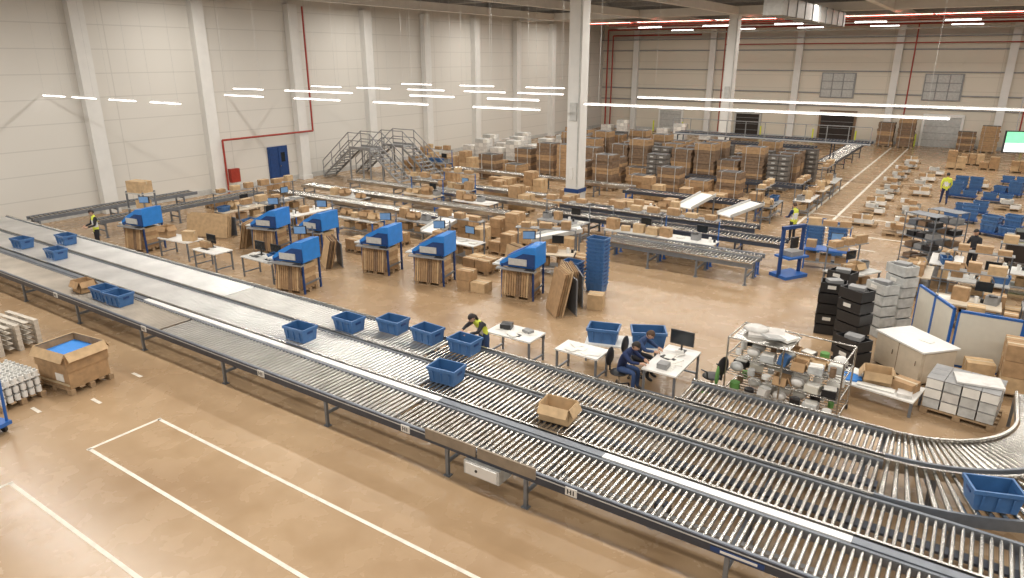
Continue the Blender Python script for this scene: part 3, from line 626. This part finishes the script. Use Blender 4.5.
def totecart(x,y):
    b=MB(); b.b2(-.75,.75,-.4,.4,.15,.2,DBLUE)
    for X in(-.6,.6):
        for Y in(-.3,.3): b.cyl((X-.02,Y,.07),(X+.02,Y,.07),.07,BLACK,8)
    for X in (-.37,.37):
        for i in range(random.choice((1,1,2,3))): tote(b,X,0,.2+i*.2,.66,.5,.32)
    b.obj('tote_cart',(x,y,0),rnd(-.4,.4))
for x,y in ((-.4,40),(1.4,39.4),(.0,42.3),(-.6,47),(1.1,46.6),(-.4,49.5),(1.6,49.4),(3.4,48.6),(2,54),(1.2,37.4),(3.2,36.9),(3.4,40.9)): totecart(x,y)
for x,y,v in ((-1.5,59.5,1),(.5,60.5,0),(2.5,60,3),(4,61.5,1),(-.6,62.6,3),(5.6,58,0)): put('carton_stack',CS[v],(x,y,0),rnd(-.1,.1))
for i in range(4): put('pallet_of_flat_cardboard',FP[i],(-7.6+i*1.6+(0 if i<2 else 3),71.5,0))
b=MB(); b.b2(-1.4,1.4,-.05,.05,-.5,.5,BLACK); b.b2(-1.35,1.35,-.07,-.05,-.05,.45,GSCR); b.b2(-1.35,1.35,-.07,-.05,-.45,-.05,WSCR); 
for s in(-1,1): b.cyl((s,0,.5),(s,0,H-4.0-.4),.02,GREY,6)
b.obj('status_display_board',(2.0,40,4.0),R(20))
# ---------------------------------------------------------------- people
def person(name,loc,rz,J,top,bottom,hair,vest=None,tilt=.1,longhair=False,turn=0):
    D={'pel':(0,0,.96),'spi':(0,0,1.14),'che':(0,0,1.33),'nec':(0,0,1.47),'hed':(0,.01,1.54)}
    for s,n in((-1,'l'),(1,'r')):
        D['sh'+n]=(s*.18,0,1.40);D['el'+n]=(s*.24,-.02,1.12);D['wr'+n]=(s*.25,.08,.88);D['hip'+n]=(s*.095,0,.9);D['kn'+n]=(s*.11,.02,.5);D['an'+n]=(s*.12,0,.09);D['to'+n]=(s*.13,.16,.04)
    D.update(J)
    rad={'pel':(.15,.12),'spi':(.135,.11),'che':(.165,.12),'nec':(.06,.06),'hed':(.055,.055),'sh':(.075,.075),'el':(.05,.05),'wr':(.034,.03),'hip':(.095,.1),'kn':(.065,.065),'an':(.05,.05),'to':(.045,.035)}
    names=list(D); idx={n:i for i,n in enumerate(names)}
    E=[('pel','spi','T'),('spi','che','T'),('che','nec','T'),('nec','hed','S')]
    for n in 'lr': E+=[('che','sh'+n,'A'),('sh'+n,'el'+n,'A'),('el'+n,'wr'+n,'A'),('pel','hip'+n,'B'),('hip'+n,'kn'+n,'B'),('kn'+n,'an'+n,'B'),('an'+n,'to'+n,'F')]
    me=bpy.data.meshes.new('skel'); me.from_pydata([D[n] for n in names],[(idx[a],idx[b]) for a,b,_ in E],[])
    o=bpy.data.objects.new('skel',me); COL.objects.link(o)
    mo=o.modifiers.new('s','SKIN'); o.modifiers.new('u','SUBSURF').levels=1
    for n in names:
        sv=me.skin_vertices[0].data[idx[n]]; key=n if n in rad else n[:-1]; sv.radius=rad[key]; sv.use_root=(n=='pel')
    bpy.context.view_layer.update()
    ev=o.evaluated_get(bpy.context.evaluated_depsgraph_get()); m2=bpy.data.meshes.new_from_object(ev)
    b=MB(); MM={'T':vest or top,'A':top,'B':bottom,'F':BLACK,'S':SKIN}
    vs=[v.co.copy() for v in m2.vertices]
    pv=Vector(D['pel']);cv=Vector(D['nec'])
    groups={}
    for p in m2.polygons:
        c=p.center; best=None;bd=9
        for a,e,t in E:
            A=Vector(D[a]);Bq=Vector(D[e]);ab=Bq-A; q=max(0,min(1,(c-A).dot(ab)/max(1e-6,ab.length_squared))); dd=(A+ab*q-c).length
            if t=='T': dd-=.06
            if dd<bd: bd=dd;best=t
        mt=MM[best]
        if best=='T' and vest:
            q=(c-pv).dot(cv-pv)/(cv-pv).length_squared
            if .22<q<.32 or .45<q<.55: mt=REFL
        groups.setdefault(mt.name,(mt,[]))[1].append(tuple(p.vertices))
    for mt,fs in groups.values():
        used=sorted(set(i for f in fs for i in f)); mp={u:i for i,u in enumerate(used)}
        b.add([vs[u] for u in used],[tuple(mp[i] for i in f) for f in fs],mt,True)
    bpy.data.objects.remove(o)
    hb=Vector(D['hed']); b.M=Matrix.Translation(hb)@Matrix.Rotation(turn,4,'Z')@Matrix.Rotation(-tilt,4,'X')
    hc=(0,.02,.10); b.ell(hc,(.078,.097,.122),SKIN,14,10)
    b.add([(-.014,.11,.07),(.014,.11,.07),(0,.145,.075),(0,.11,.12)],[(0,1,2),(1,3,2),(3,0,2)],SKIN,True)
    for s in(-1,1): b.ell((s*.03,.102,.11),(.013,.01,.008),EYE,6,4); b.ell((s*.078,.01,.1),(.012,.022,.03),SKIN,6,5); b.box((s*.03,.108,.13),(.03,.008,.006),hair)
    b.ell((0,.108,.045),(.022,.008,.008),LIP,6,4)
    b.ell(hc,(.09,.11,.135),hair,14,10,keep=lambda c:(c.z>.055) or (c.y<-.02 and c.z>-.06))
    if longhair: b.ell((0,-.08,.02),(.07,.05,.12),hair,10,8); b.ell((0,-.1,-.08),(.035,.035,.1),hair,8,6)
    b.M=Matrix()
    for n,s in(('l',-1),('r',1)):
        w=Vector(D['wr'+n]); d=(w-Vector(D['el'+n])).normalized(); side=Vector((s,0,0)); side=(side-d*side.dot(d)).normalized(); up=d.cross(side)
        if up.z<0: up=-up
        p=w+d*.09
        b.cyl(w-d*.01,w+d*.05,.03,SKIN,8,.036); b.cyl(w+d*.05,p,.036,SKIN,8,.034)
        for i,ln in enumerate((.068,.078,.072,.055)):
            r0=p-d*.008+side*(-.027+i*.018); k=r0+d*ln*.5-up*.008; t=k+d*ln*.42-up*.025
            b.cyl(r0,k,.0095,SKIN,6,.0085); b.cyl(k,t,.0085,SKIN,6,.006)
        r0=w+d*.03-side*.03; k=r0+d*.03-side*.025; b.cyl(r0,k,.011,SKIN,6,.01); b.cyl(k,k+d*.03-up*.01,.01,SKIN,6,.007)
    return b.obj(name,loc,rz)
sit={'pel':(0,0,.57),'spi':(0,.06,.75),'che':(0,.17,.94),'nec':(0,.25,1.07),'hed':(0,.30,1.13)}
for s,n in((-1,'l'),(1,'r')): sit.update({'sh'+n:(s*.18,.18,1.01),'el'+n:(s*.25,.36,.86),'wr'+n:(s*.14,.56,.84),'hip'+n:(s*.1,.03,.55),'kn'+n:(s*.13,.42,.55),'an'+n:(s*.13,.40,.1),'to'+n:(s*.13,.56,.04)})
lean={'pel':(0,-.05,.95),'spi':(0,.04,1.1),'che':(0,.17,1.24),'nec':(0,.28,1.34),'hed':(0,.33,1.38)}
for s,n in((-1,'l'),(1,'r')): lean.update({'sh'+n:(s*.18,.2,1.3),'el'+n:(s*.26,.42,1.14),'wr'+n:(s*.15,.60,1.13)})
work=dict()
for s,n in((-1,'l'),(1,'r')): work.update({'el'+n:(s*.25,.08,1.13),'wr'+n:(s*.16,.33,1.08)})
walk={'knl':(-.11,.14,.5),'anl':(-.12,.2,.09),'tol':(-.13,.36,.05),'knr':(.11,-.05,.5),'anr':(.12,-.25,.14),'tor':(.12,-.12,.04),'ell':(-.25,-.12,1.13),'wrl':(-.24,-.1,.88),'elr':(.25,.05,1.13),'wrr':(.22,.22,.95)}
person('seated_worker',(-6.38,14.15,.0),R(-90),sit,NAVY,DENIM,HAIRM,tilt=.6)
person('seated_worker',(-6.38,15.0,.0),R(-90),sit,DENIM,DARKF,HAIRB,tilt=.6)
person('warehouse_worker',(-9.85,13.3,0),R(165),lean,DARKF,DENIM,HAIRM,vest=YEL,tilt=.5,longhair=True)
person('warehouse_worker',(-30.0,13.5,0),R(170),work,DARKF,DARKF,HAIRM,vest=YEL,tilt=.3)
person('warehouse_worker',(-6.3,31.2,0),R(60),work,NAVY,DARKF,HAIRB,vest=YEL,tilt=.2)
person('warehouse_worker',(-1.35,44.3,0),R(10),walk,YEL,NAVY,HAIRM,vest=YEL)
person('warehouse_worker',(.35,29.9,0),R(140),work,DARKF,DARKF,HAIRM,tilt=.3)
# ---------------------------------------------------------------- lights
wd=bpy.data.worlds.new('World'); SC.world=wd; wd.use_nodes=True; wd.node_tree.nodes['Background'].inputs[0].default_value=(1,.97,.92,1); wd.node_tree.nodes['Background'].inputs[1].default_value=.35
for y in (-4,9,22,35,48,60):
    l=bpy.data.lights.new('ceiling_strip_light','AREA'); l.shape='RECTANGLE'; l.size=52; l.size_y=.5; l.energy=3450; l.color=(1,.96,.895)
    o=bpy.data.objects.new('ceiling_strip_light',l); COL.objects.link(o); o.location=(-9,y,H-.95)
cam=bpy.data.cameras.new('camera'); co=bpy.data.objects.new('camera',cam); COL.objects.link(co)
cam.lens=690/1024*36; cam.clip_end=400; co.location=(0,0,7.7); co.rotation_euler=(R(90-18.58),0,R(34.05)); SC.camera=co
